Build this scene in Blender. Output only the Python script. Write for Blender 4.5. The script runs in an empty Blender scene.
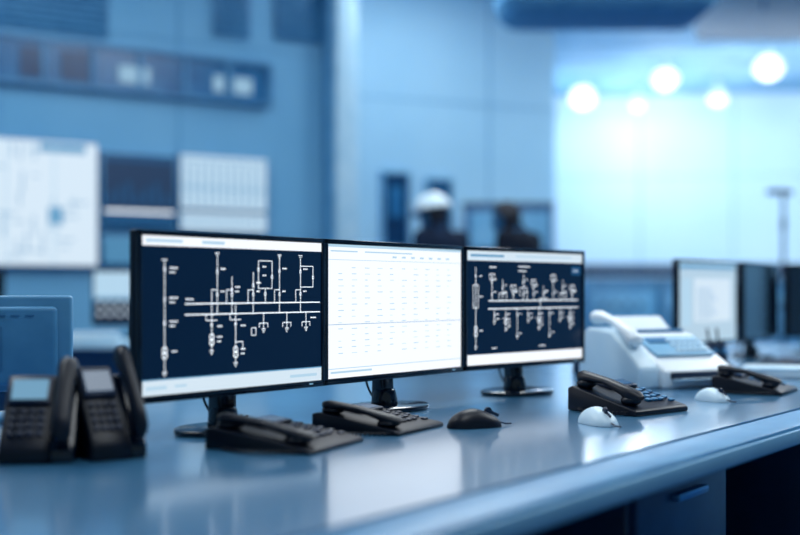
import bpy, bmesh, math, random
from mathutils import Matrix, Vector
random.seed(4)
scene = bpy.context.scene
scene.view_settings.view_transform = 'Standard'
scene.view_settings.look = 'None'
R = math.radians
DZ = 0.75     # desk top
CZ = 1.05     # eye height

# ---------------------------------------------------------------- materials
STOPS = [(0, (2, 10, 24)), (.2, (6, 41, 78)), (.4, (29, 94, 143)), (.6, (86, 154, 197)), (.8, (168, 209, 232)), (1, (246, 250, 253))]
def lin(c):
    c /= 255.
    return c/12.92 if c <= .04045 else ((c+.055)/1.055)**2.4
def T(g):
    g = max(0, min(1, g))
    for (a, ca), (b, cb) in zip(STOPS, STOPS[1:]):
        if g <= b:
            k = (g-a)/(b-a)
            return tuple(lin(ca[i]*(1-k)+cb[i]*k) for i in range(3)) + (1,)
MATS = {}
def mat(name, g, rough=.5, metal=0, emit=0, var=.06, scale=8, spec=.5, coat=0):
    if name in MATS: return MATS[name]
    m = bpy.data.materials.new(name); m.use_nodes = True
    nt = m.node_tree; b = nt.nodes['Principled BSDF']
    if emit:
        b.inputs['Base Color'].default_value = T(g*.2)
        b.inputs['Emission Color'].default_value = T(g)
        b.inputs['Emission Strength'].default_value = emit
    else:
        tc = nt.nodes.new('ShaderNodeTexCoord'); nz = nt.nodes.new('ShaderNodeTexNoise')
        nz.inputs['Scale'].default_value = scale; nz.inputs['Detail'].default_value = 3
        rp = nt.nodes.new('ShaderNodeValToRGB')
        rp.color_ramp.elements[0].position = .3; rp.color_ramp.elements[1].position = .7
        rp.color_ramp.elements[0].color = T(g-var/2); rp.color_ramp.elements[1].color = T(g+var/2)
        nt.links.new(tc.outputs['Object'], nz.inputs['Vector'])
        nt.links.new(nz.outputs['Fac'], rp.inputs['Fac'])
        nt.links.new(rp.outputs['Color'], b.inputs['Base Color'])
    b.inputs['Roughness'].default_value = rough
    b.inputs['Metallic'].default_value = metal
    b.inputs['Specular IOR Level'].default_value = spec
    if coat: b.inputs['Coat Weight'].default_value = coat; b.inputs['Coat Roughness'].default_value = .14; b.inputs['Coat IOR'].default_value = 1.7
    MATS[name] = m
    return m
BLK = mat('black_plastic', .02, .4, var=.02, spec=.3)
BLK2 = mat('black_gloss_plastic', .03, .15, var=.02)
DRK = mat('dark_grey_plastic', .14, .4)
GRY = mat('grey_plastic', .5, .4)
LGT = mat('light_plastic', .98, .35, var=.02)
LG2 = mat('pale_plastic', .89, .4, var=.03)
KEY = mat('key_plastic', .5, .4)
STL = mat('steel', .6, .3, metal=.8)
PAP = mat('paper', .98, .8, var=.02)
LCD = mat('lcd', .72, .2, emit=.7)
SW = mat('screen_white', 1, .3, emit=1.05)
SW2 = mat('screen_offwhite', .93, .3, emit=.95)
SN = mat('screen_navy', .12, .15, emit=.7, spec=.3)
SL = mat('screen_line', .97, .3, emit=1.6)
SG = mat('screen_grey', .62, .3, emit=.9)
SG2 = mat('screen_midgrey', .84, .3, emit=.95)
SD = mat('screen_off', .03, .12, emit=.25, spec=.4)
SB = mat('screen_blue', .36, .3, emit=.8)

# ---------------------------------------------------------------- builder
def TR(loc=(0, 0, 0), rot=(0, 0, 0)):
    return Matrix.Translation(loc) @ Matrix.Rotation(rot[2], 4, 'Z') @ Matrix.Rotation(rot[1], 4, 'Y') @ Matrix.Rotation(rot[0], 4, 'X')
class Obj:
    def __init__(s, name):
        s.name = name; s.bm = bmesh.new(); s.mats = []; s.base = Matrix.Identity(4)
    def mi(s, m):
        if m not in s.mats: s.mats.append(m)
        return s.mats.index(m)
    def merge(s, bm, m, M=None, keep=False):
        if M is not None: bm.transform(M)
        bm.transform(s.base)
        if m is not None:
            i = s.mi(m)
            for f in bm.faces: f.material_index = i
        me = bpy.data.meshes.new('t'); bm.to_mesh(me); bm.free()
        s.bm.from_mesh(me); bpy.data.meshes.remove(me)
    def box(s, c, size, m, rot=(0, 0, 0), bev=0, seg=2):
        bm = bmesh.new(); bmesh.ops.create_cube(bm, size=1)
        bmesh.ops.scale(bm, vec=size, verts=bm.verts)
        if bev: bmesh.ops.bevel(bm, geom=bm.edges[:], offset=min(bev, min(size)*.45), segments=seg, profile=.5, affect='EDGES')
        s.merge(bm, m, TR(c, rot))
    def cyl(s, c, r, h, m, rot=(0, 0, 0), r2=None, seg=24, bev=0, sx=1, sy=1):
        bm = bmesh.new(); bmesh.ops.create_cone(bm, cap_ends=True, segments=seg, radius1=r, radius2=r if r2 is None else r2, depth=h)
        if bev:
            bmesh.ops.bevel(bm, geom=[e for e in bm.edges if abs(e.verts[0].co.z-e.verts[1].co.z) < 1e-6], offset=bev, segments=2, profile=.5, affect='EDGES')
        bmesh.ops.scale(bm, vec=(sx, sy, 1), verts=bm.verts)
        s.merge(bm, m, TR(c, rot))
    def ell(s, c, r, m, rot=(0, 0, 0), seg=24, cut=None):
        bm = bmesh.new(); bmesh.ops.create_uvsphere(bm, u_segments=seg, v_segments=seg//2, radius=1)
        if cut is not None:
            bmesh.ops.bisect_plane(bm, geom=bm.verts[:]+bm.edges[:]+bm.faces[:], plane_co=(0, 0, cut), plane_no=(0, 0, 1), clear_inner=True)
        bmesh.ops.scale(bm, vec=r, verts=bm.verts)
        s.merge(bm, m, TR(c, rot))
    def prism(s, prof, w, m, c=(0, 0, 0), rot=(0, 0, 0), bev=0):
        bm = bmesh.new()
        a = [bm.verts.new((-w/2, y, z)) for y, z in prof]
        b = [bm.verts.new((w/2, y, z)) for y, z in prof]
        bm.faces.new(a); bm.faces.new(b[::-1])
        n = len(prof)
        for i in range(n): bm.faces.new((a[i], b[i], b[(i+1) % n], a[(i+1) % n]))
        bmesh.ops.recalc_face_normals(bm, faces=bm.faces)
        if bev: bmesh.ops.bevel(bm, geom=bm.edges[:], offset=bev, segments=3, profile=.5, affect='EDGES')
        s.merge(bm, m, TR(c, rot))
    def loft(s, rings, m, seg=16, M=None):
        s.merge(loft_bm(rings, seg), m, M)
    def tube(s, pts, r, m, seg=8):
        s.merge(loft_bm([(Vector(p), r, r) for p in pts], seg), m)
    def quad(s, x0, x1, z0, z1, y, m):
        bm = bmesh.new()
        bm.faces.new([bm.verts.new(p) for p in ((x0, y, z0), (x1, y, z0), (x1, y, z1), (x0, y, z1))])
        s.merge(bm, m)
    def done(s, loc=(0, 0, 0), rz=0, scale=1, ang=38):
        me = bpy.data.meshes.new(s.name)
        s.bm.to_mesh(me); s.bm.free()
        for m in s.mats: me.materials.append(m)
        for p in me.polygons: p.use_smooth = True
        me.set_sharp_from_angle(angle=R(ang))
        o = bpy.data.objects.new(s.name, me); scene.collection.objects.link(o)
        o.location = loc; o.rotation_euler = (0, 0, rz)
        o.scale = scale if isinstance(scale, tuple) else (scale,)*3
        return o
def loft_bm(rings, seg=16):
    bm = bmesh.new(); L = []
    n = len(rings)
    for i, rg in enumerate(rings):
        c = Vector(rg[0]); a = Vector(rings[max(0, i-1)][0]); b = Vector(rings[min(n-1, i+1)][0])
        d = (b-a).normalized()
        ref = Vector((1, 0, 0)) if abs(d.x) < .9 else Vector((0, 1, 0))
        y = d.cross(ref).normalized(); x = y.cross(d).normalized()
        L.append([bm.verts.new(c + x*rg[1]*math.cos(2*math.pi*k/seg) + y*rg[2]*math.sin(2*math.pi*k/seg)) for k in range(seg)])
    for i in range(n-1):
        for k in range(seg):
            bm.faces.new((L[i][k], L[i][(k+1) % seg], L[i+1][(k+1) % seg], L[i+1][k]))
    bm.faces.new(L[0][::-1]); bm.faces.new(L[-1])
    bmesh.ops.recalc_face_normals(bm, faces=bm.faces)
    return bm
def remesh(o, voxel, smooth=6):
    me = bpy.data.meshes.new('tmp'); o.bm.to_mesh(me); o.bm.free()
    ob = bpy.data.objects.new('tmp', me); scene.collection.objects.link(ob)
    r = ob.modifiers.new('r', 'REMESH'); r.mode = 'VOXEL'; r.voxel_size = voxel
    sm = ob.modifiers.new('s', 'SMOOTH'); sm.factor = .5; sm.iterations = smooth
    dg = bpy.context.evaluated_depsgraph_get(); ev = ob.evaluated_get(dg)
    bm = bmesh.new(); bm.from_mesh(ev.to_mesh()); ev.to_mesh_clear()
    bpy.data.objects.remove(ob)
    return bm
def arc(pts, n=24):
    out = []; P = [Vector(p) for p in pts]; P = [P[0]]+P+[P[-1]]
    for i in range(1, len(P)-2):
        for k in range(n):
            t = k/n
            out.append(.5*((2*P[i])+(-P[i-1]+P[i+1])*t+(2*P[i-1]-5*P[i]+4*P[i+1]-P[i+2])*t*t+(-P[i-1]+3*P[i]-3*P[i+1]+P[i+2])*t**3))
    out.append(P[-2]); return out

US, UC = .594, .804
def W(s, w, z=DZ): return (US*s+UC*w, UC*s-US*w, z)
DA = math.atan2(UC, US)

# ---------------------------------------------------------------- room
WA = mat('wall_paint_display_side', .63, .6, var=.05, scale=.7)
WB = mat('wall_paint_rear', .76, .6, var=.04, scale=.7)
WC = mat('wall_paint_bright', .88, .6, var=.04, scale=.5)
WD = mat('wall_paint_side', .7, .6, var=.05, scale=.7)
SEAM = mat('panel_seam', .58, .6)
H = 4.25
def wall(name, a, b, m, z0=0, z1=H, th=.12, seams=()):
    a = Vector(a); b = Vector(b); d = b-a; L = d.length; ang = math.atan2(d.y, d.x)
    o = Obj(name)
    o.box((L/2, th/2, (z0+z1)/2), (L, th, z1-z0), m)
    for t in seams: o.box((t, -.003, (z0+z1)/2), (.015, .006, z1-z0), SEAM)
    for zz in (1.45, 2.9): o.box((L/2, -.003, zz), (L, .006, .01), SEAM)
    return o.done((a.x, a.y, 0), ang)
UA = Vector((.8389, .5443)); A0 = Vector((-2.735, 8.0))
def PA(t, off=0):
    return A0+UA*t+Vector((UA.y, -UA.x))*off
aA = math.atan2(UA.y, UA.x)
wall('wall_left_display', PA(-3.6), PA(2.77), WA, seams=(1.2, 2.4, 3.6, 4.9))
wall('wall_return', PA(2.77), (-.478, 11.2), WB)
wall('wall_rear', (-.478, 11.2), (1.6, 12.1), WB, seams=(1.5,))
wall('wall_alcove', (1.6, 12.1), (2.57, 19.5), WB)
wall('wall_far', (2.57, 19.5), (9.5, 18.6), WC, seams=(1.4, 2.9, 4.4))
wall('wall_right', (9.5, 18.6), (9.5, -2), WD, seams=(2, 4, 6, 8))
wall('wall_left', (-5.75, -2), tuple(PA(-3.6)), WD, seams=(2, 4, 6))
o = Obj('floor'); FL = mat('floor_tiles', .32, .3, var=.06, scale=1.5); o.box((1.9, 8.8, -.05), (15.4, 22, .1), FL)
for k in range(18): o.box((1.9, -1.5+1.2*k, .0005), (15.3, .008, .001), DRK)
for k in range(12): o.box((-5.3+1.2*k, 8.8, .0005), (.008, 21.6, .001), DRK)
o.done()
o = Obj('ceiling'); CL = mat('ceiling_paint', .74, .8, var=.08, scale=.5); o.box((1.9, 8.8, H+.05), (15.4, 22, .1), CL)
for k in range(18): o.box((1.9, -1.5+1.2*k, H-.005), (15.3, .03, .01), SEAM)
o.done()
o = Obj('column'); o.box((0, 0, H/2), (.2, .16, H), mat('column_paint', .8, .5), bev=.01)
o.box((-.13, .01, H/2), (.04, .12, H), SEAM)
p = PA(2.66, .085); o.done((p.x, p.y, 0), aA)
def trim(name, a, b, z, h, m, th=.03):
    a = Vector(a); b = Vector(b); d = b-a; n = Vector((d.y, -d.x)).normalized()*(th/2+.001)
    o = Obj(name); o.box((d.length/2, 0, z), (d.length, th, h), m, bev=.004)
    return o.done((a.x+n.x, a.y+n.y, 0), math.atan2(d.y, d.x))
TD = mat('trim_dark', .25, .4)
trim('baseboard_left', PA(-3.5), PA(2.5), .06, .12, TD)
trim('baseboard_rear', (-.45, 11.21), (1.58, 12.09), .06, .12, TD)
trim('baseboard_far', (2.6, 19.49), (9.4, 18.61), .06, .12, TD)
trim('trim_1', (2.6, 19.49), (9.4, 18.61), 1.38, .16, TD)

def on_wallA(o, t, off=0.0):
    p = PA(t, off); return o.done((p.x, p.y, 0), aA)
GD = mat('gallery_glass', .42, .25); GF = mat('gallery_frame', .5, .4); GL = mat('gallery_lamp', .78, emit=.75)
o = Obj('window_1')
t0, t1 = -3.2, 2.02
o.box(((t0+t1)/2, -.02, 2.63), (t1-t0, .04, .31), GD)
for z in (2.475, 2.785): o.box(((t0+t1)/2, -.03, z), (t1-t0, .06, .03), GF)
t = t0
while t <= t1+.01:
    o.box((t, -.03, 2.63), (.035, .06, .31), GF); t += .3485
for t, w in ((.90, .15), (1.02, .07), (1.60, .08), (1.80, .15), (-.5, .2)):
    o.box((t, -.045, 2.60), (w, .01, .12), GL)
for t in (-2.7, -1.4, .22, .5): o.box((t, -.045, 2.62), (.2, .01, .2), mat('gallery_dark', .27, .3))
on_wallA(o, 0)
for t, w, z in ((1.72, .3, 3.22), (2.3, .42, 3.25), (-.1, 1.7, 3.1)):
    o = Obj('ventilation_grille')
    g1 = mat('grille_dark', .48, .5); o.box((0, -.012, z), (w, .024, .5), g1, bev=.004)
    for k in range(9): o.box((0, -.03, z-.2+.05*k), (w-.04, .012, .022), mat('grille_slat', .52, .5), rot=(.5, 0, 0))
    on_wallA(o, t)
def vpanel(t0, t1, z0, z1, face, kind):
    o = Obj('display_panel'); w = t1-t0
    o.box((w/2, -.035, (z0+z1)/2), (w, .07, z1-z0), GRY, bev=.006)
    o.quad(.015, w-.015, z0+.015, z1-.015, -.0715, face)
    if kind == 'mimic':
        rnd = random.Random(3)
        for k in range(46):
            x = rnd.uniform(.05, w-.15); z = rnd.uniform(z0+.06, z1-.06)
            if rnd.random() < .5: o.quad(x, x+rnd.uniform(.04, .18), z, z+.008, -.073, SG)
            else: o.quad(x, x+.01, z, min(z1-.04, z+rnd.uniform(.04, .2)), -.073, SG)
        for x in (w*.5, w*.75): o.quad(x, x+.012, z0+.02, z1-.02, -.073, SG2)
        o.quad(w-.42, w-.1, z1-.09, z1-.03, -.073, SG); o.quad(w-.36, w-.26, z0+.3, z0+.42, -.073, SG)
    if kind == 'dark':
        for k in range(7): o.quad(.04+.07*k, .07+.07*k, z0+.16, z0+.16+.04*(k % 3+2), -.073, SB)
        o.quad(.02, w-.02, z0+.1, z0+.118, -.073, SL); o.quad(.02, w-.02, z0+.02, z0+.09, -.073, SB)
        o.quad(.02, w-.02, z1-.06, z1-.03, -.073, SB)
    if kind == 'bars':
        for k in range(11): o.quad(.05+.06*k, .066+.06*k, z0+.2, z1-.08, -.073, SG)
        o.quad(.02, w-.02, z0+.15, z0+.18, -.073, SB)
        for k in range(14): o.quad(.03+.048*k, .045+.048*k, z0+.05, z0+.12, -.073, SG)
        for k in range(2): o.quad(.02, w-.02, z1-.06-.2*k, z1-.048-.2*k, -.073, SG)
    on_wallA(o, t0)
VW = mat('display_white', .93, emit=.95); VW2 = mat('display_white_b', .88, emit=.92); VD = mat('display_dark', .24, emit=.7)
vpanel(-2.0, -.66, 1.2, 2.09, VW, 'mimic')
vpanel(-.64, .67, 1.2, 2.09, VW, 'mimic')
vpanel(.69, 1.25, 1.5, 2.03, VD, 'dark')
vpanel(1.27, 2.0, 1.47, 2.06, VW2, 'bars')
vpanel(.69, 1.99, 1.22, 1.44, mat('display_mid', .6, emit=.7), 'none')
def on_wallB(o, t):
    return o.done((-.478+.918*t, 11.2+.3975*t, 0), math.atan2(.9, 2.078))
for i, (t, w, zt) in enumerate(((.32, .28, 2.18), (.80, .26, 2.13))):
    o = Obj('window_%d' % (i+2))
    fr = mat('window_frame', .6, .4)
    o.box((w/2, -.02, (1.45+zt)/2), (w, .04, zt-1.45), mat('window_pane_dark', .22, .2))
    for x in (0, w): o.box((x, -.03, (1.45+zt)/2), (.025, .06, zt-1.45), fr)
    for z in (1.45, zt): o.box((w/2, -.03, z), (w+.025, .06, .025), fr)
    o.box((w*.5, -.045, 1.9), (w*.45, .01, .3), mat('window_pane_light', .42, .2))
    on_wallB(o, t)
o = Obj('equipment_cabinet')
cb = mat('cabinet_paint', .38, .4)
for k, w in enumerate((.4, .43)):
    x = .2+.42*k
    o.box((x, .2, .95), (w-.01, .4, 1.78), cb, bev=.01)
    o.box((x, -.005, 1.60), (w-.1, .012, .34), mat('cabinet_window', .66, .5, spec=.2))
    o.box((x, -.005, .95), (w-.08, .012, .8), mat('cabinet_door', .42, .4), bev=.004)
    o.box((x+w*.3, -.02, 1.1), (.015, .02, .14), STL)
o.box((.41, .2, .03), (.84, .38, .06), BLK); o.box((.41, .2, 1.85), (.86, .42, .02), DRK)
o.done((.61, 10.95, 0), 0)
o = Obj('console_cabinet')
for k in range(4):
    x = .4+.8*k
    o.box((x, .3, .62), (.78, .6, 1.1), mat('console_paint', .54, .4), bev=.015)
    o.box((x, -.006, .75), (.66, .014, .5), mat('console_panel', .62, .4), bev=.004)
    for j in range(4): o.cyl((x-.2+.13*j, -.02, .88), .025, .02, DRK, rot=(R(90), 0, 0), seg=12)
    o.box((x, 0.0, .2), (.6, .014, .2), DRK)
o.box((1.6, .3, 1.25), (3.25, .66, .12), mat('console_top', .25, .4), bev=.02)
o.box((1.6, .3, .035), (3.2, .55, .07), BLK)
o.done((1.95, 12.4, 0), 0)
# soft ceiling baffle / duct
o = Obj('ventilation_duct')
dk = mat('duct_paint', .6, .8)
o.box((0, 0, 0), (1.75, 1.0, .5), dk, bev=.2, seg=6)
for x in (-.6, .6):
    for y in (-.3, .3): o.cyl((x, y, .49), .012, .53, STL, seg=8)
o.done((1.68, 9.6, 3.49), 0)

# ---------------------------------------------------------------- lamps
HB = mat('lamp_glow', 1, emit=2.4)
def highbay(X, Y, z, r=.15):
    o = Obj('high_bay_light')
    o.cyl((0, 0, (H-z)/2+.12), .015, H-z-.24, LG2, seg=8)
    o.cyl((0, 0, .17), .05, .12, LG2, bev=.01)
    o.cyl((0, 0, .08), r*1.1, .12, LGT, r2=.06, seg=32)
    o.ell((0, 0, 0), (r, r, r*.85), HB)
    o.done((X, Y, z), 0)
    l = bpy.data.lights.new('lamp_bulb', 'POINT'); l.energy = 26; l.shadow_soft_size = .16; l.color = (.95, .98, 1)
    ob = bpy.data.objects.new('lamp_bulb', l); scene.collection.objects.link(ob); ob.location = (X, Y, z-.32)
for X, Y, z, r in ((2.78, 17.8, 4.02, .19), (3.72, 16.4, 4.05, .17), (4.78, 17.6, 3.98, .13), (4.85, 15.4, 4.02, .18), (3.72, 18.3, 3.98, .09), (6.3, 16.5, 3.9, .13)):
    highbay(X, Y, z-.06, r)
def added_panel_light(X, Y, power, sx=1.5, sy=1.5, tilt=0):  # glowing panel plus area lamp, added overhead to light the room
    o = Obj('added_ceiling_light')
    M = TR((0, 0, 0), (R(tilt), 0, 0)); o.base = M
    o.box((0, 0, -.03), (sx+.08, sy+.08, .06), LGT, bev=.01)
    o.box((0, 0, -.064), (sx, sy, .01), mat('diffuser_glow', 1, emit=2.0))
    o.base = Matrix.Identity(4)
    dz = abs(math.sin(R(tilt)))*sy/2
    if tilt:
        for x in (-.5, .5): o.cyl((x, 0, dz/2+.02), .012, dz+.04, STL, seg=8)
    z = H-.011-dz-(.05 if tilt else 0)
    o.done((X, Y, z), 0)
    l = bpy.data.lights.new('added_ceiling_lamp', 'AREA'); l.shape = 'RECTANGLE'; l.size = sx; l.size_y = sy
    l.energy = power; l.color = (.9, .98, 1)
    ob = bpy.data.objects.new('added_ceiling_lamp', l); scene.collection.objects.link(ob)
    ob.location = Vector((X, Y, z))+M.to_3x3() @ Vector((0, 0, -.09)); ob.rotation_euler = (R(tilt), 0, 0)
for X, Y, p in ((-2.6, 3.4, 58), (.6, 1.6, 36), (3.4, 4.2, 92), (.6, 5.6, 84), (-2.2, 6.2, 34), (4.6, 8.6, 105), (.7, 9.6, 66)):
    added_panel_light(X, Y, p)
added_panel_light(4.2, 11.9, 125, 2.4, .8, 50)  # added wall washer, tilted to brighten the far wall
added_panel_light(7.4, 11.9, 200, 2.4, .8, 50)  # second added washer, stronger, brightens the far wall's right side
wd = bpy.data.worlds.new('World'); scene.world = wd; wd.use_nodes = True
bg = wd.node_tree.nodes['Background']; bg.inputs[0].default_value = (.38, .60, .74, 1); bg.inputs[1].default_value = .38

# ---------------------------------------------------------------- main desk
s0, s1, w0, w1 = -.6, 6.4, -2.5, -.825
DT = mat('desk_laminate', .53, .3, var=.05, scale=3, spec=.8, coat=1)
DE = mat('desk_edge', .7, .5, var=.03)
o = Obj('control_desk')
def dbox(sa, sb, wa, wb, z0, z1, m, bev=0):
    o.box(((sa+sb)/2, -(wa+wb)/2, (z0+z1)/2), (sb-sa, wb-wa, z1-z0), m, bev=bev)
dbox(s0, s1, w0, -.945, .71, .75, DT)
dbox(s0, s1, -.945, -.935, .71, .742, DRK)
dbox(s0, s1, -.935, w1, .705, .75, mat('desk_lip', .55, .4, spec=.5), bev=.006)
dbox(s0, s1, w1, w1+.008, .712, .742, DE, bev=.003)
PD = mat('pedestal_front', .2, .35); KN = mat('knee_space', .06, .5)
dbox(s0, s1, -1.95, -1.9, .06, .71, KN)
s = s0
while s < s1-.3:
    dbox(s+.01, s+.5, -1.85, -.96, .05, .71, PD, bev=.006)
    for j in range(3):
        dbox(s+.03, s+.48, -.962, -.945, .09+.205*j, .28+.205*j, mat('drawer_front', .3, .35), bev=.005)
        dbox(s+.18, s+.33, -.945, -.925, .22+.205*j, .235+.205*j, STL, bev=.003)
    s += 1.3
for ss in (s0+.05, s1-.05): dbox(ss-.03, ss+.03, w0+.03, -.98, 0, .71, PD)
dbox(s0+.05, s1-.05, -1.85, -1.0, 0, .05, BLK)
o.done((0, 0, 0), DA)

# ---------------------------------------------------------------- monitors
def monitor(name, X, Y, rz, Wd, kind, z=DZ, ph=.335, pb=.079):
    o = Obj(name); hw = Wd/2; zt = pb+ph; b = .011
    o.box((0, .012, pb+ph/2), (Wd, .022, ph), BLK, bev=.004)
    o.prism([(.022, pb+.03), (.05, pb+.07), (.05, pb+ph*.7), (.022, zt-.03)], Wd*.72, BLK, bev=.004)
    for x in (-hw+b/2, hw-b/2): o.box((x, -.001, pb+ph/2), (b, .008, ph), BLK2, bev=.002)
    o.box((0, -.001, pb+b*.65), (Wd, .008, b*1.3), BLK2, bev=.002)
    o.box((0, -.001, zt-b/2), (Wd, .008, b), BLK2, bev=.002)
    o.box((hw-.05, -.0055, pb+.008), (.012, .001, .003), LCD)
    o.prism([(.03, .01), (.07, .01), (.062, pb+.12), (.04, pb+.12)], .05, BLK2, bev=.006)
    o.cyl((0, .045, .03), .035, .04, BLK2, r2=.028, bev=.004)
    o.cyl((0, .035, .006), .125, .010, BLK2, sy=.72, seg=48, bev=.003)
    if kind != 'list':
        for j in range(3):
            o.tube(arc([(-.03+.04*j, .05, pb+.1), (-.02+.05*j, .09, pb+.01), (.03+.05*j, .1+.02*j, .02), (.12+.03*j, .12+.03*j, .006), (.2, .17+.02*j, .006)]), .003, BLK, seg=6)
    x0, x1, z0, z1 = -hw+b, hw-b, pb+b*1.3, zt-b
    sw, sh = x1-x0, z1-z0; Y0 = -.0012
    def q(u0, u1, v0, v1, m, l=1):
        o.quad(x0+u0*sw, x0+u1*sw, z1-v1*sh, z1-v0*sh, Y0-.0003*l, m)
    def h(u0, u1, v, m=SL, t=.0042): q(u0, u1, v-t/2, v+t/2, m, 2)
    def v_(u, v0, v1, m=SL, t=.0027): q(u-t/2, u+t/2, v0, v1, m, 2)
    def rect(u0, u1, v0, v1, m=SL):
        h(u0, u1, v0, m); h(u0, u1, v1, m); v_(u0, v0, v1, m); v_(u1, v0, v1, m)
    def sw_(u, v, m=SL):
        q(u-.0055, u+.0055, v-.010, v+.010, m, 2); q(u-.003, u+.003, v-.0055, v+.0055, SN, 3)
    def ring(u, v, r=.0135):
        for a in range(12):
            a0, a1 = a*math.pi/6, (a+1)*math.pi/6
            bm = bmesh.new(); cx, cz = x0+u*sw, z1-v*sh; r0, r1 = r*sw*.74, r*sw
            bm.faces.new([bm.verts.new((cx+rr*math.cos(t), Y0-.0007, cz+rr*math.sin(t))) for rr, t in ((r0, a0), (r1, a0), (r1, a1), (r0, a1))])
            bmesh.ops.recalc_face_normals(bm, faces=bm.faces); o.merge(bm, SL)
    def txt(u, v, n=4, m=SL, t=.0105):
        for k in range(n): q(u+k*.0072, u+k*.0072+.0045, v-t/2+.002*(k % 2), v+t/2, m, 2)
    def arrow(u, v):
        h(u-.012, u+.012, v); h(u-.008, u+.008, v+.012); h(u-.004, u+.004, v+.024)
    if kind == 'scada_left':
        q(0, 1, 0, 1, SN, 0)
        q(0, 1, 0, .062, SW, 1); q(0, 1, .9, 1, SW2, 1)
        q(.02, .2, .02, .04, SG2, 2); q(.3, .42, .02, .04, SG2, 2)
        q(.0, 1, .9, .908, SG, 2); q(.02, .12, .945, .965, SG2, 2); q(.16, .22, .945, .96, SG2, 2); q(.8, .97, .945, .965, SG2, 2)
        v_(.11, .15, .86)
        for vv in (.21, .4, .55): sw_(.11, vv); txt(.135, vv-.01, 6); txt(.135, vv+.018, 4)
        h(.095, .125, .15); ring(.11, .72); ring(.11, .755); txt(.145, .73, 4); arrow(.11, .86)
        h(.21, .99, .43, t=.0065); h(.21, .99, .5, t=.0065); txt(.215, .40, 6); txt(.93, .54, 5)
        for u, top in ((.38, .13), (.46, .25), (.58, .22), (.735, .12), (.865, .12)):
            v_(u, top, .5)
            sw_(u, top+.09); sw_(u, .37); txt(u+.018, top+.07, 4)
            v_(u-.03, .34, .43); h(u-.03, u, .34)
            txt(u+.018, .35, 3)
        rect(.61, .69, .14, .33); sw_(.61, .2); sw_(.69, .25); txt(.635, .18, 3); txt(.635, .24, 3); v_(.65, .33, .43); sw_(.65, .37)
        rect(.865, .945, .17, .32); sw_(.945, .25)
        for u in (.38, .735, .865): arrow(u, .095)
        for u, bot in ((.35, .74), (.48, .83)):
            v_(u, .43, bot); sw_(u, .57); ring(u, bot-.09); ring(u, bot-.055); arrow(u, bot)
            txt(u+.03, .58, 4); txt(u+.03, bot-.09, 4); txt(u+.03, bot-.06, 3)
            v_(u-.03, .5, .54); h(u-.03, u+.03, .54)
        h(.48, .52, .69); v_(.52, .69, .74)
        for u in (.64, .78, .9):
            v_(u, .5, .61); h(u-.025, u+.025, .57); v_(u-.025, .57, .60); v_(u+.025, .57, .60); arrow(u, .61)
        rect(.57, .595, .6, .65)
    elif kind == 'table_white':
        q(0, 1, 0, 1, SW, 0)
        q(0, 1, 0, .02, SG2, 1); q(.02, .2, .045, .055, SG2, 1); q(.25, .6, .045, .055, SG2, 1)
        for k in range(7): q(.45+.07*k, .48+.07*k, .075, .09, SG2, 1)
        h(.0, 1, .115, SG2)
        pale = mat('screen_text_pale', .9, .3, emit=1)
        for r_ in range(15):
            for c in range(10):
                if (r_*7+c*3) % 11 != 0:
                    q(.07+.09*c, .07+.09*c+.02+.006*((r_+c) % 4), .17+.046*r_, .176+.046*r_, SG2 if (r_+c) % 3 else pale, 1)
        h(.0, 1, .60, SG, .004)
        h(0, 1, .93, SG2, .006); q(.02, .3, .95, .965, SG2, 1)
    elif kind == 'scada_right_side':
        q(0, 1, 0, 1, SN, 0); q(0, 1, 0, .085, SW2, 1); q(0, 1, .91, 1, SW, 1)
        q(.03, .3, .03, .05, SG, 2); q(.4, .9, .03, .045, SG2, 2)
        q(.90, .985, .12, .2, SB, 1); txt(.915, .16, 6)
        v_(.07, .14, .84); rect(.05, .09, .3, .5); ring(.07, .68); ring(.07, .73); arrow(.07, .84); txt(.1, .4, 4); txt(.1, .7, 4); sw_(.07, .22); txt(.1, .22, 3)
        txt(.18, .14, 8); txt(.42, .13, 14); txt(.42, .17, 10)
        h(.17, .96, .44, t=.007); h(.17, .96, .51, t=.007)
        for i in range(9):
            u = .2+.088*i; top = .2+.05*(i % 3)
            v_(u, top, .44); sw_(u, top+.07); sw_(u, .38); txt(u+.015, top+.05, 3); txt(u+.015, .36, 3)
            if i % 2: h(u-.03, u+.03, top+.12); v_(u+.03, top+.12, .44); v_(u-.03, top+.12, top+.2)
            else: rect(u-.02, u+.022, top, top+.05)
        for i in range(8):
            u = .22+.095*i; bot = .62+.07*(i % 3)
            v_(u, .51, bot); sw_(u, .57); arrow(u, bot); txt(u+.015, .56, 3)
            if i % 3 == 1: ring(u, bot-.06); h(u-.03, u+.03, .6); v_(u+.03, .6, .66)
            txt(u+.018, bot-.02, 3)
        txt(.2, .86, 6); txt(.6, .86, 8)
    elif kind == 'window_light':
        q(0, 1, 0, 1, SG2, 0); q(.02, .98, .03, .97, mat('screen_pale', .87, emit=.85), 1); q(.02, .98, .03, .08, SG, 2)
        q(.25, .9, .2, .75, SW2, 2); h(.25, .9, .28, SG); q(.05, .2, .2, .8, SG2, 2)
        for k in range(9): q(.3, .55+.03*(k % 4), .33+.045*k, .34+.045*k, SG, 3)
    elif kind == 'list':
        q(0, 1, 0, 1, SG, 0); q(0, 1, .0, .5, SG2, 1); q(0, 1, .55, 1, SN, 1)
        for k in range(8): q(.05+.12*k, .1+.12*k, .6, .68, SW2, 2); q(.05+.12*k, .1+.12*k, .78, .86, SW2, 2)
    else:
        q(0, 1, 0, 1, SD, 0)
    return o.done((X, Y, z+.0005), rz)
monitor('computer_monitor', -.3375, 2.4465, R(53.0), .546, 'scada_left')
monitor('computer_monitor', -.003, 2.898, R(53.4), .572, 'table_white')
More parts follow.
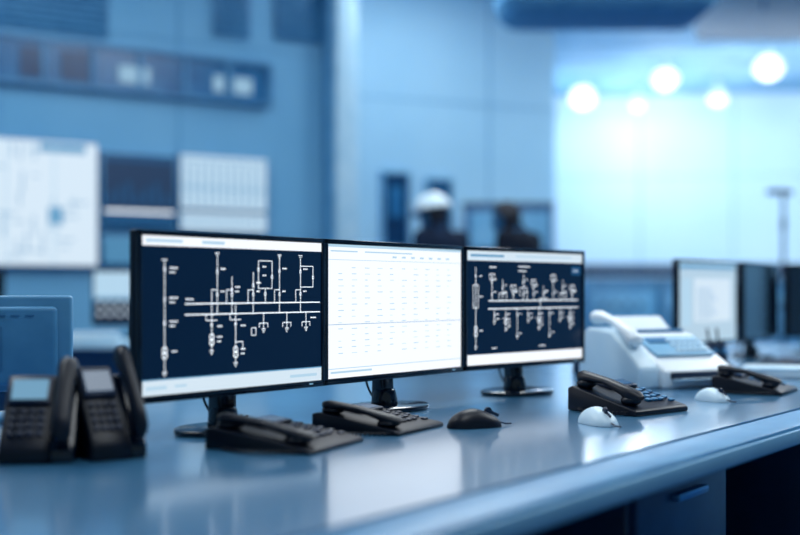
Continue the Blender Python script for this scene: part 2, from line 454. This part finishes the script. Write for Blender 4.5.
monitor('computer_monitor', .362, 3.33, R(46.0), .552, 'scada_right_side')
monitor('computer_monitor', 1.225, 4.65, R(49.3), .52, 'window_light')
monitor('computer_monitor', 1.58, 5.12, R(58), .55, 'off')
monitor('computer_monitor', 1.98, 5.52, R(41), .55, 'off')
# small grey monitor at the left end of the desk, seen from behind
o = Obj('computer_monitor'); gm = mat('grey_monitor_shell', .6, .45); gm2 = mat('grey_monitor_back', .56, .45)
o.box((0, 0, .175), (.40, .03, .22), gm, bev=.008, seg=3)
o.box((0, .024, .17), (.34, .025, .18), gm2, bev=.012, seg=3)
o.box((0, .038, .165), (.1, .004, .1), GRY, bev=.001)
for k in range(8): o.box((-.11+.0315*k, .0372, .24), (.02, .002, .003), GRY)
o.quad(-.185, .185, .085, .27, -.0165, SD)
o.prism([(.0, .008), (.035, .008), (.04, .12), (.015, .12)], .06, gm2, bev=.004)
o.cyl((0, .015, .006), .1, .012, gm2, sy=.75, seg=40, bev=.003)
o.done((-.955, 2.68, DZ), R(187))

# ---------------------------------------------------------------- desk phones
def handset(o, x, ztop, m, y0=0, k=1.0, bow=.024):
    pts = [(-.092, .012, .022), (-.078, .019, .024), (-.055, .019, .017), (0, .016, .011), (.05, .019, .016), (.073, .019, .023), (.085, .012, .02)]
    o.loft([(Vector((x, y0+y*k, ztop(y)+.022+bow*(1-(y/.09)**2))), rx*1.15, ry) for y, rx, ry in pts], m, seg=20)
def desk_phone(s, w, rz, sc=1, m=BLK, lcd=None, key=KEY):
    o = Obj('desk_phone')
    o.prism([(-.11, 0), (.10, 0), (.10, .075), (.085, .082), (-.10, .022), (-.11, .015)], .21, m, bev=.005)
    a = math.atan2(.06, .185)
    def top(x, y, lift=0): return (x, y, .022+(y+.10)*math.tan(a)+lift)
    o.box(top(.035, .055, .006), (.105, .05, .014), DRK, rot=(a, 0, 0), bev=.003)
    o.box(top(.035, .055, .0135), (.088, .036, .003), mat('lcd_phone', .4, .2, emit=.5), rot=(a, 0, 0))
    for r_ in range(4):
        for c in range(3): o.box(top(.012+.024*c, .008-.022*r_, .004), (.017, .013, .009), key, rot=(a, 0, 0), bev=.002)
    for r_ in range(5): o.box(top(.089, .018-.022*r_, .003), (.017, .011, .008), key, rot=(a, 0, 0), bev=.002)
    handset(o, -.072, lambda y: .022+(y+.10)*math.tan(a), m)
    o.ell(top(-.072, .065, .014), (.025, .025, .018), m); o.ell(top(-.072, -.07, .014), (.025, .025, .018), m)
    cp = []
    for k in range(120):
        t = k/119; an = k*.9
        cp.append((-.11-.03*math.sin(t*math.pi)+.006*math.cos(an), -.09+.15*t, .009+.006*math.sin(an)))
    o.tube(cp, .0016, m, seg=5)
    return o.done(W(s, w), rz, sc)
desk_phone(1.68, -1.52, DA+R(12), (1.05, 1.08, .5), key=DRK)
desk_phone(2.0, -1.54, DA+R(8), (1.0, 1.0, .48), key=DRK)
desk_phone(2.66, -1.27, DA-R(12), (1.0, 1.0, .75), key=GRY)
desk_phone(3.36, -1.20, DA+R(5), (.95, .95, .62))

def console_phone(s, w, rz, lcd, sc=1.0):
    o = Obj('desk_phone')
    prof = [(-.085, 0), (.06, 0), (.06, .10), (.035, .135), (.02, .138), (-.075, .035), (-.085, .022)]
    o.prism(prof, .105, BLK, bev=.006)
    a = math.atan2(.103, .095); n = Vector((0, -math.sin(a), math.cos(a))); u = Vector((0, math.cos(a), math.sin(a)))
    P0 = Vector((0, -.075, .035))
    def f(x, t, l): p = P0+u*t+n*l; return (x, p.y, p.z)
    o.box(f(.0, .103, .003), (.09, .055, .010), DRK, rot=(a, 0, 0), bev=.003)
    o.box(f(.0, .103, .009), (.074, .040, .003), lcd, rot=(a, 0, 0))
    for r_ in range(4):
        for c in range(4): o.box(f(-.03+.02*c, .062-.015*r_, .002), (.014, .009, .006), DRK, rot=(a, 0, 0), bev=.0015)
    o.prism([(y*.95, z*.9) for y, z in prof], .05, BLK2, c=(.077, 0, 0), bev=.006)
    rings = []
    for t, rx, ry in ((.0, .014, .012), (.012, .022, .02), (.035, .022, .018), (.07, .018, .011), (.11, .018, .011), (.14, .022, .018), (.158, .022, .018), (.168, .014, .01)):
        p = P0+u*(t-.01)+n*(.014+.016*math.sin(math.pi*t/.168)); rings.append((Vector((.077, p.y, p.z)), rx, ry))
    o.loft(rings, BLK, seg=20)
    return o.done(W(s, w), rz, sc)
console_phone(1.285, -1.765, R(8), LCD, (.82, 1.05, 1.05))
console_phone(1.375, -1.70, R(32), mat('lcd_dim', .35, .2, emit=.5), (.66, 1.05, 1.15))
console_phone(1.12, -1.87, R(0), LCD, (.84, 1, 1))

# ---------------------------------------------------------------- mice
def mouse(s, w, rz, m, sc=1):
    o = Obj('computer_mouse')
    bm = bmesh.new(); bmesh.ops.create_uvsphere(bm, u_segments=28, v_segments=16, radius=1)
    for v in bm.verts:
        z = v.co.z; v.co.z = max(z, -.02)*(1-.25*(v.co.y < 0)*abs(v.co.y)); v.co.x *= 1-.12*math.cos(v.co.y*3)
    bmesh.ops.scale(bm, vec=(.034, .058, .036), verts=bm.verts); o.merge(bm, m, TR((0, 0, .001)))
    o.cyl((0, -.03, .031), .008, .006, DRK, rot=(0, R(90), 0), seg=16, bev=.001)
    o.box((0, -.04, .027), (.0015, .03, .006), DRK, rot=(R(25), 0, 0))
    o.tube([(0, -.055, .008), (0, -.07, .004), (.005, -.085, .0035)], .0018, DRK, seg=6)
    return o.done(W(s, w), rz, sc)
mouse(2.35, -1.19, R(20), LG2, 1.05)
mouse(3.02, -1.19, R(30), LG2, .95)
mouse(2.14, -1.38, DA+R(60), BLK, 1.1)

# ---------------------------------------------------------------- fax machine
o = Obj('fax_machine')
o.prism([(-.19, 0), (.17, 0), (.17, .15), (.13, .185), (.02, .175), (-.15, .085), (-.19, .06)], .30, LGT, c=(.04, 0, 0), bev=.012)
o.prism([(-.17, 0), (.16, 0), (.16, .16), (.11, .20), (-.02, .19), (-.14, .10), (-.17, .07)], .085, LG2, c=(-.155, 0, 0), bev=.012)
rings = []
for y, r_ in ((-.12, .012), (-.11, .024), (-.08, .024), (-.05, .017), (0, .014), (.05, .017), (.08, .024), (.1, .024), (.11, .012)):
    rings.append((Vector((-.155, y+.01, .17+.07*(y+.02)/.11*.55+.03*(1-(y/.12)**2)+.012)), r_*1.2, r_))
o.loft(rings, LGT, seg=18)
aa = math.atan2(.09, .17)
o.box((.04, -.07, .135), (.25, .12, .01), mat('fax_panel', .7, .4), rot=(aa, 0, 0), bev=.003)
o.box((-.02, -.045, .156), (.09, .03, .006), GRY, rot=(aa, 0, 0))
for r_ in range(3):
    for c in range(6): o.box((.02+.024*c, -.05-.026*r_, .153-.026*r_*math.tan(aa)), (.016, .014, .01), LG2, rot=(aa, 0, 0), bev=.002)
o.box((.04, -.175, .045), (.25, .05, .022), DRK, bev=.003)
o.box((.04, -.2, .03), (.24, .07, .006), LG2, rot=(R(-8), 0, 0), bev=.002)
o.box((.04, .12, .195), (.24, .008, .08), LG2, rot=(R(-50), 0, 0), bev=.003)
o.box((.04, .105, .205), (.21, .003, .09), PAP, rot=(R(-50), 0, 0))
o.box((.04, .06, .184), (.27, .03, .012), GRY, bev=.003)
for k in range(7): o.box((.192, -.06+.03*k, .06), (.003, .014, .05), DRK)
o.done(W(3.44, -1.55), DA-R(26), (.92, .92, .9))

def stack(name, s, w, rz, n, size, mats_, z=DZ):
    o = Obj(name); zz = 0
    for k in range(n):
        h = size[2]*(.8+.4*((k*7) % 3)/2)
        o.box((.006*math.sin(k*2.1), .006*math.cos(k*3.3), zz+h/2), (size[0], size[1], h), mats_[k % len(mats_)], rot=(0, 0, .08*math.sin(k*1.7)), bev=.002)
        zz += h
    return o.done(W(s, w, z), rz)
stack('document_stack', 3.98, -1.32, DA+.2, 6, (.19, .26, .006), [PAP, LG2])
stack('binder_stack', 4.85, -1.25, DA-.1, 3, (.23, .3, .02), [DRK, GRY, BLK])
stack('paper_sheets', 3.80, -1.0, DA+.9, 2, (.21, .29, .002), [PAP])
stack('notebook', 3.86, -1.74, DA+.9, 2, (.14, .2, .012), [DRK, PAP])
stack('document_stack', 5.5, -1.2, DA+.3, 5, (.21, .29, .012), [PAP, GRY])
def keyboard(s, w, rz, m=BLK):
    o = Obj('computer_keyboard')
    o.prism([(-.075, 0), (.075, 0), (.075, .022), (-.075, .01)], .44, m, bev=.003)
    for r_ in range(5):
        for c in range(17): o.box((-.2+.025*c, .055-.026*r_, .0235-.026*r_*.08), (.02, .02, .008), DRK, rot=(.08, 0, 0), bev=.002)
    return o.done(W(s, w), rz)
keyboard(4.5, -1.47, DA+.05)
keyboard(5.35, -1.5, DA-.1)
def charger(s, w, rz, sc=1):
    o = Obj('two_way_radio_charger')
    o.prism([(-.06, 0), (.06, 0), (.06, .04), (.02, .055), (-.05, .03), (-.06, .02)], .1, BLK, bev=.005)
    for x in (-.025, .025):
        o.box((x, .02, .085), (.038, .026, .1), DRK, rot=(R(-12), 0, 0), bev=.005)
        o.cyl((x-.01, .04, .165), .005, .07, BLK, rot=(R(-12), 0, 0), seg=10)
        o.cyl((x+.01, .033, .14), .006, .016, BLK, rot=(R(-12), 0, 0), seg=10)
        o.box((x, .0, .1), (.026, .003, .02), GRY, rot=(R(-12), 0, 0))
    return o.done(W(s, w), rz, sc)
charger(4.03, -1.56, R(20), .8)
charger(4.62, -1.18, R(35), .8)
o = Obj('tape_dispenser')
o.prism([(-.07, 0), (.07, 0), (.07, .03), (.045, .065), (.01, .07), (-.03, .03), (-.07, .028)], .05, BLK, bev=.004)
o.cyl((0, .03, .055), .033, .02, LG2, rot=(0, R(90), 0), bev=.002)
o.done(W(4.28, -1.18), R(60), 1.2)
o = Obj('calculator')
o.prism([(-.08, 0), (.08, 0), (.08, .035), (-.08, .012)], .11, DRK, bev=.004)
o.box((0, .055, .036), (.09, .03, .004), LCD, rot=(.14, 0, 0))
for r_ in range(4):
    for c in range(4): o.box((-.036+.024*c, .025-.024*r_, .03-.024*r_*.14), (.017, .015, .006), LG2, rot=(.14, 0, 0), bev=.0015)
o.done(W(4.12, -.98), R(45))
o = Obj('pen_holder')
o.cyl((0, 0, .04), .03, .08, DRK, bev=.003)
for k in range(5): o.cyl((.012*math.cos(k*1.3), .012*math.sin(k*1.3), .08), .004, .09, [GRY, LGT, BLK][k % 3], rot=(.15*math.sin(k), .15*math.cos(k), 0), seg=8)
o.done(W(3.72, -1.95), 0)

# ---------------------------------------------------------------- far left desk
o = Obj('operator_desk')
o.box((0, 0, .73), (2.2, .7, .04), mat('operator_desk_top', .8, .35), bev=.005)
o.box((0, .25, .4), (2.0, .03, .62), GRY)
for x in (-.85, .85): o.box((x, 0, .355), (.4, .62, .71), mat('operator_pedestal', .4, .4), bev=.006)
for x in (-.85, .85):
    for j in range(3): o.box((x, -.32, .12+.22*j), (.36, .02, .2), mat('operator_drawer', .44, .4), bev=.004)
o.done((-2.05, 6.95, 0), 0)
monitor('computer_monitor', -1.60, 7.05, R(6), .50, 'list')
monitor('computer_monitor', -2.64, 7.05, R(-4), .52, 'off')
def pos_stack(name, X, Y, rz, n, size, ms, z=DZ):
    o = Obj(name); zz = 0
    for k in range(n):
        o.box((.01*math.sin(k*2.1), .008*math.cos(k*3.3), zz+size[2]/2), size, ms[k % len(ms)], rot=(0, 0, .1*math.sin(k*1.7)), bev=.002); zz += size[2]
    return o.done((X, Y, z), rz)
pos_stack('document_stack', -1.78, 6.76, .3, 4, (.3, .21, .012), [PAP, LG2])
pos_stack('document_stack', -2.15, 6.8, -.2, 3, (.3, .21, .01), [PAP])

# ---------------------------------------------------------------- office chair
def chair(X, Y, rz, g=.5):
    o = Obj('office_chair'); f = mat('chair_fabric_%d' % int(g*100), g, .8, scale=30)
    o.box((0, 0, .47), (.48, .46, .08), f, bev=.03, seg=3)
    bm = bmesh.new(); nx, nz = 12, 10
    def bp(i, k, side):
        u = i/nx*2-1; t = k/nz
        wid = .235*(1-.12*t**3); x = u*wid
        z = .56+.43*t; y = -.22-.05*t+.05*(u*u)*.5+(-.02 if side else .025)
        if abs(u) == 1 or k in (0, nz): y = -.22-.05*t+.05*(u*u)*.5
        if k == nz: z -= .03*abs(u)**4
        return (x, y, z)
    A = [[bm.verts.new(bp(i, k, 0)) for i in range(nx+1)] for k in range(nz+1)]
    B = [[bm.verts.new(bp(i, k, 1)) for i in range(nx+1)] for k in range(nz+1)]
    for k in range(nz):
        for i in range(nx):
            bm.faces.new((A[k][i], A[k][i+1], A[k+1][i+1], A[k+1][i])); bm.faces.new((B[k][i], B[k+1][i], B[k+1][i+1], B[k][i+1]))
    bmesh.ops.remove_doubles(bm, verts=bm.verts, dist=.0005); bmesh.ops.recalc_face_normals(bm, faces=bm.faces)
    o.merge(bm, f)
    o.box((0, -.235, .53), (.06, .02, .24), BLK, rot=(R(8), 0, 0), bev=.005)
    o.box((0, -.13, .42), (.06, .24, .02), BLK, bev=.004)
    for sx in (-1, 1):
        o.tube(arc([(sx*.24, .05, .44), (sx*.29, .05, .5), (sx*.29, .03, .66), (sx*.28, .0, .68)], 8), .012, BLK)
        o.box((sx*.28, .0, .69), (.06, .25, .03), BLK, bev=.012)
    o.cyl((0, 0, .28), .025, .3, STL); o.cyl((0, 0, .12), .04, .1, BLK, bev=.005)
    for k in range(5):
        a = k*2*math.pi/5
        c, s_ = math.cos(a), math.sin(a)
        o.loft([((0, 0, .12), .03, .025), ((c*.15, s_*.15, .11), .025, .02), ((c*.29, s_*.29, .08), .018, .014)], BLK, seg=10)
        o.cyl((c*.28, s_*.28, .03), .03, .022, BLK, rot=(R(90), 0, a), bev=.004)
        o.cyl((c*.28, s_*.28, .065), .008, .04, STL, seg=8)
    return o.done((X, Y, 0), rz)
chair(2.1, 8.2, R(160), .4)

o = Obj('floor_lamp')
o.cyl((0, 0, .015), .15, .03, BLK, bev=.005, seg=32)
o.cyl((0, 0, .9), .014, 1.76, DRK, seg=12)
o.loft([((.07, 0, 1.79), .02, .02), ((0, 0, 1.80), .028, .022), ((-.1, 0, 1.80), .035, .02), ((-.13, 0, 1.795), .02, .012)], DRK)
o.box((-.05, 0, 1.775), (.12, .05, .01), LG2)
o.box((0, 0, 1.55), (.04, .04, .08), DRK, bev=.005)
o.done((2.95, 9.0, 0), R(-10))

# ---------------------------------------------------------------- people
SK = mat('skin', .42, .5, var=.05); HR = mat('hair', .02, .6, scale=60); SH = mat('shoe', .08, .4)
EYE = mat('eye_white', .85, .2); PUP = mat('pupil', .03, .2); LIP = mat('lips', .35, .4)
def hand_bm(side, curl=.35):
    h = Obj('h')
    h.loft([((0, 0, .015), .018, .026), ((0, 0, -.01), .017, .028), ((0, 0, -.05), .016, .038), ((0, 0, -.085), .013, .040), ((0, 0, -.095), .009, .036)], SK, seg=16)
    for (y, ln, r_) in ((-.030, .068, .0088), (-.010, .078, .009), (.011, .073, .0088), (.030, .056, .0078)):
        p = Vector((0, y, -.088)); ang = curl*.5; prev = p
        pts = [(p+Vector((0, 0, .012)), r_)]
        for j, fr in enumerate((.45, .3, .25)):
            d = Vector((-side*math.sin(ang), y*.12, -math.cos(ang)))
            pts.append((prev, r_*(1-.08*j))); prev = prev+d*ln*fr; ang += curl
        pts.append((prev, r_*.75))
        for (a, ra), (b, rb) in zip(pts, pts[1:]):
            h.loft([(a, ra, ra), (b, rb, rb)], SK, seg=10)
        for a, ra in pts: h.ell(a, (ra, ra, ra), SK, seg=10)
    pts = [((0, -.022, -.02), .013), ((-side*.012, -.048, -.045), .0115), ((-side*.02, -.06, -.075), .010), ((-side*.024, -.062, -.1), .008)]
    for (a, ra), (b, rb) in zip(pts, pts[1:]): h.loft([(Vector(a), ra, ra), (Vector(b), rb, rb)], SK, seg=10)
    for a, ra in pts: h.ell(a, (ra,)*3, SK, seg=10)
    return remesh(h, .0035, 3)
def person(name, X, Y, rz, arms, jacket, trousers, helmet, sc=1., hy=-.05, hz=-.06):
    b = Obj('b')
    def capsule(pts):
        for (a, ra), (c, rc) in zip(pts, pts[1:]): b.loft([(Vector(a), ra, ra), (Vector(c), rc, rc)], SK, seg=14)
        for a, ra in pts: b.ell(a, (ra,)*3, SK, seg=14)
    b.loft([((0, .01, .84), .12, .09), ((0, .01, .88), .168, .118), ((0, .01, .95), .178, .125), ((0, 0, 1.05), .165, .12), ((0, 0, 1.18), .172, .125), ((0, .005, 1.30), .19, .13), ((0, .01, 1.39), .195, .12), ((0, .01, 1.44), .15, .095)], SK, seg=28)
    b.loft([((0, .012, 1.41), .12, .085), ((0, hy*.3, 1.47+hz*.2), .085, .07), ((0, hy*.7, 1.51+hz*.6), .057, .057), ((0, hy-.005, 1.58+hz), .052, .055)], SK, seg=24)
    for sx in (-1, 1):
        capsule([((sx*.095, .01, .88), .092), ((sx*.1, .0, .7), .078), ((sx*.1, -.01, .5), .06), ((sx*.105, .01, .34), .058), ((sx*.105, .02, .1), .046)])
        b.loft([((sx*.105, .075, .045), .03, .04), ((sx*.105, .04, .05), .042, .05), ((sx*.11, -.04, .045), .044, .045), ((sx*.115, -.12, .034), .048, .034), ((sx*.118, -.17, .028), .03, .022)], SK)
    for sx, (el, wr) in zip((-1, 1), arms):
        shd = (sx*.19, .01, 1.405)
        mid = tuple((a*.55+c*.45) for a, c in zip(shd, el)); fm = tuple((a*.6+c*.4) for a, c in zip(el, wr))
        capsule([(shd, .07), (mid, .06), (el, .05), (fm, .047), (wr, .035)])
    bm = remesh(b, .013, 5)
    o = Obj(name)
    ids = [o.mi(m) for m in (SH, trousers, jacket, SK)]
    for f in bm.faces:
        c = f.calc_center_median()
        k = 0 if c.z < .085 else 1
        if c.z > .90: k = 2
        if c.z > 1.475 and abs(c.x) < .1: k = 3
        if k == 1 and abs(c.x) > .205: k = 2
        f.material_index = ids[k]
    for v in bm.verts:
        if .89 < v.co.z < .97 and abs(v.co.x) < .2: v.co.x *= 1.05; v.co.y *= 1.06
        if v.co.z < .004: v.co.z = 0
    zmin = min(v.co.z for v in bm.verts)
    bmesh.ops.translate(bm, verts=bm.verts, vec=(0, 0, -zmin))
    o.merge(bm, None)
    bmc = bmesh.new(); bmesh.ops.create_cone(bmc, cap_ends=False, segments=28, radius1=.085, radius2=.068, depth=.05)
    bmesh.ops.solidify(bmc, geom=bmc.faces[:], thickness=.006); o.merge(bmc, jacket, TR((0, hy*.45, 1.483), (R(18), 0, 0)))
    for sx, (el, wr) in zip((-1, 1), arms):
        d = (Vector(wr)-Vector(el)).normalized()
        q = Vector((0, 0, -1)).rotation_difference(d)
        M = Matrix.Translation(Vector(wr)+d*.018) @ q.to_matrix().to_4x4()
        hb = hand_bm(sx, .4); o.merge(hb, SK, M)
    cz = 1.635
    HM = TR((0, hy, hz)) @ TR((0, 0, 1.52)) @ Matrix.Rotation(R(8), 4, 'X') @ TR((0, 0, -1.52))
    h = Obj('h')
    h.ell((0, .012, cz+.02), (.077, .096, .095), SK); h.ell((0, -.02, cz-.045), (.056, .066, .075), SK)
    h.ell((0, -.055, cz-.088), (.026, .026, .022), SK)
    h.loft([((0, -.083, cz+.018), .009, .010), ((0, -.098, cz-.012), .012, .012), ((0, -.100, cz-.026), .016, .012), ((0, -.088, cz-.034), .012, .008)], SK, seg=12)
    h.ell((0, -.072, cz+.033), (.048, .018, .012), SK)
    for sx in (-1, 1):
        h.ell((sx*.078, .012, cz-.005), (.010, .019, .030), SK, rot=(0, R(sx*10), 0)); h.ell((sx*.04, -.055, cz-.02), (.022, .022, .02), SK)
    h.ell((0, -.082, cz-.056), (.026, .012, .011), SK)
    hb = remesh(h, .005, 4); o.base = HM; o.merge(hb, SK)
    for sx in (-1, 1):
        o.ell((sx*.030, -.071, cz+.012), (.014, .011, .009), EYE, seg=16); o.ell((sx*.030, -.081, cz+.012), (.0055, .003, .0055), PUP, seg=12)
        o.box((sx*.031, -.086, cz+.034), (.034, .008, .006), HR, rot=(0, R(sx*6), 0), bev=.002)
    o.ell((0, -.0925, cz-.052), (.021, .005, .004), LIP, seg=14); o.ell((0, -.091, cz-.060), (.018, .005, .004), LIP, seg=14)
    bm = bmesh.new(); bmesh.ops.create_uvsphere(bm, u_segments=32, v_segments=20, radius=1)
    bmesh.ops.scale(bm, vec=(.088, .110, .108), verts=bm.verts)
    dele = [f for f in bm.faces if (lambda c: c.z < -.085 or (c.y < -.03 and c.z < .045) or (c.y < .01 and c.z < -.01))(f.calc_center_median())]
    bmesh.ops.delete(bm, geom=dele, context='FACES'); bmesh.ops.solidify(bm, geom=bm.faces[:], thickness=.008)
    for v in bm.verts: v.co += Vector((math.sin(v.co.y*90), math.sin(v.co.z*80), math.sin(v.co.x*90)))*.0018
    o.merge(bm, HR, TR((0, .014, cz+.022)))
    if helmet:
        hm = mat('helmet_shell', .92, .25)
        o.ell((0, .008, cz+.045), (.115, .142, .110), hm, cut=.0, seg=36)
        o.cyl((0, .0, cz+.046), .120, .010, hm, sy=1.22, seg=40, bev=.003)
        o.cyl((0, -.065, cz+.040), .085, .008, hm, rot=(R(10), 0, 0), sy=1.3, seg=32, bev=.002)
        for x in (-.03, 0, .03): o.loft([((x, -.10, cz+.105), .006, .006), ((x, -.04, cz+.149-abs(x)*.1), .009, .009), ((x, .05, cz+.149-abs(x)*.1), .009, .009), ((x, .11, cz+.105), .006, .006)], hm, seg=8)
        for sx in (-1, 1): o.tube([(sx*.09, .0, cz+.04), (sx*.076, -.015, cz-.05), (sx*.03, -.045, cz-.105), (0, -.055, cz-.112)], .004, DRK, seg=6)
    o.base = Matrix.Identity(4)
    return o.done((X, Y, 0), rz, sc, ang=60)
JK1 = mat('work_jacket', .1, .8, scale=25, spec=.2); JK2 = mat('work_jacket_dark', .03, .8, scale=25, spec=.2); TRS = mat('work_trousers', .14, .8, scale=20)
person('man_in_hard_hat', .27, 7.8, R(-132), (((-.245, .0, 1.14), (-.16, -.20, 1.02)), ((.25, .02, 1.14), (.20, -.17, .98))), JK1, TRS, True, .985, -.06, -.07)
person('man_with_dark_hair', .80, 7.95, R(-125), (((-.245, -.02, 1.14), (-.12, -.22, 1.13)), ((.245, .0, 1.14), (.10, -.20, 1.09))), JK2, TRS, False, .985, -.085, -.085)

# ---------------------------------------------------------------- camera
cd = bpy.data.cameras.new('camera'); cam = bpy.data.objects.new('camera', cd); scene.collection.objects.link(cam)
cam.location = (0, 0, CZ); cam.rotation_euler = (R(90), 0, 0)
cd.sensor_width = 36; cd.lens = 1170/800*36
cd.shift_y = 21.5/800
cd.dof.use_dof = True; cd.dof.focus_distance = 2.74; cd.dof.aperture_fstop = 1.15
cd.clip_end = 100
scene.camera = cam
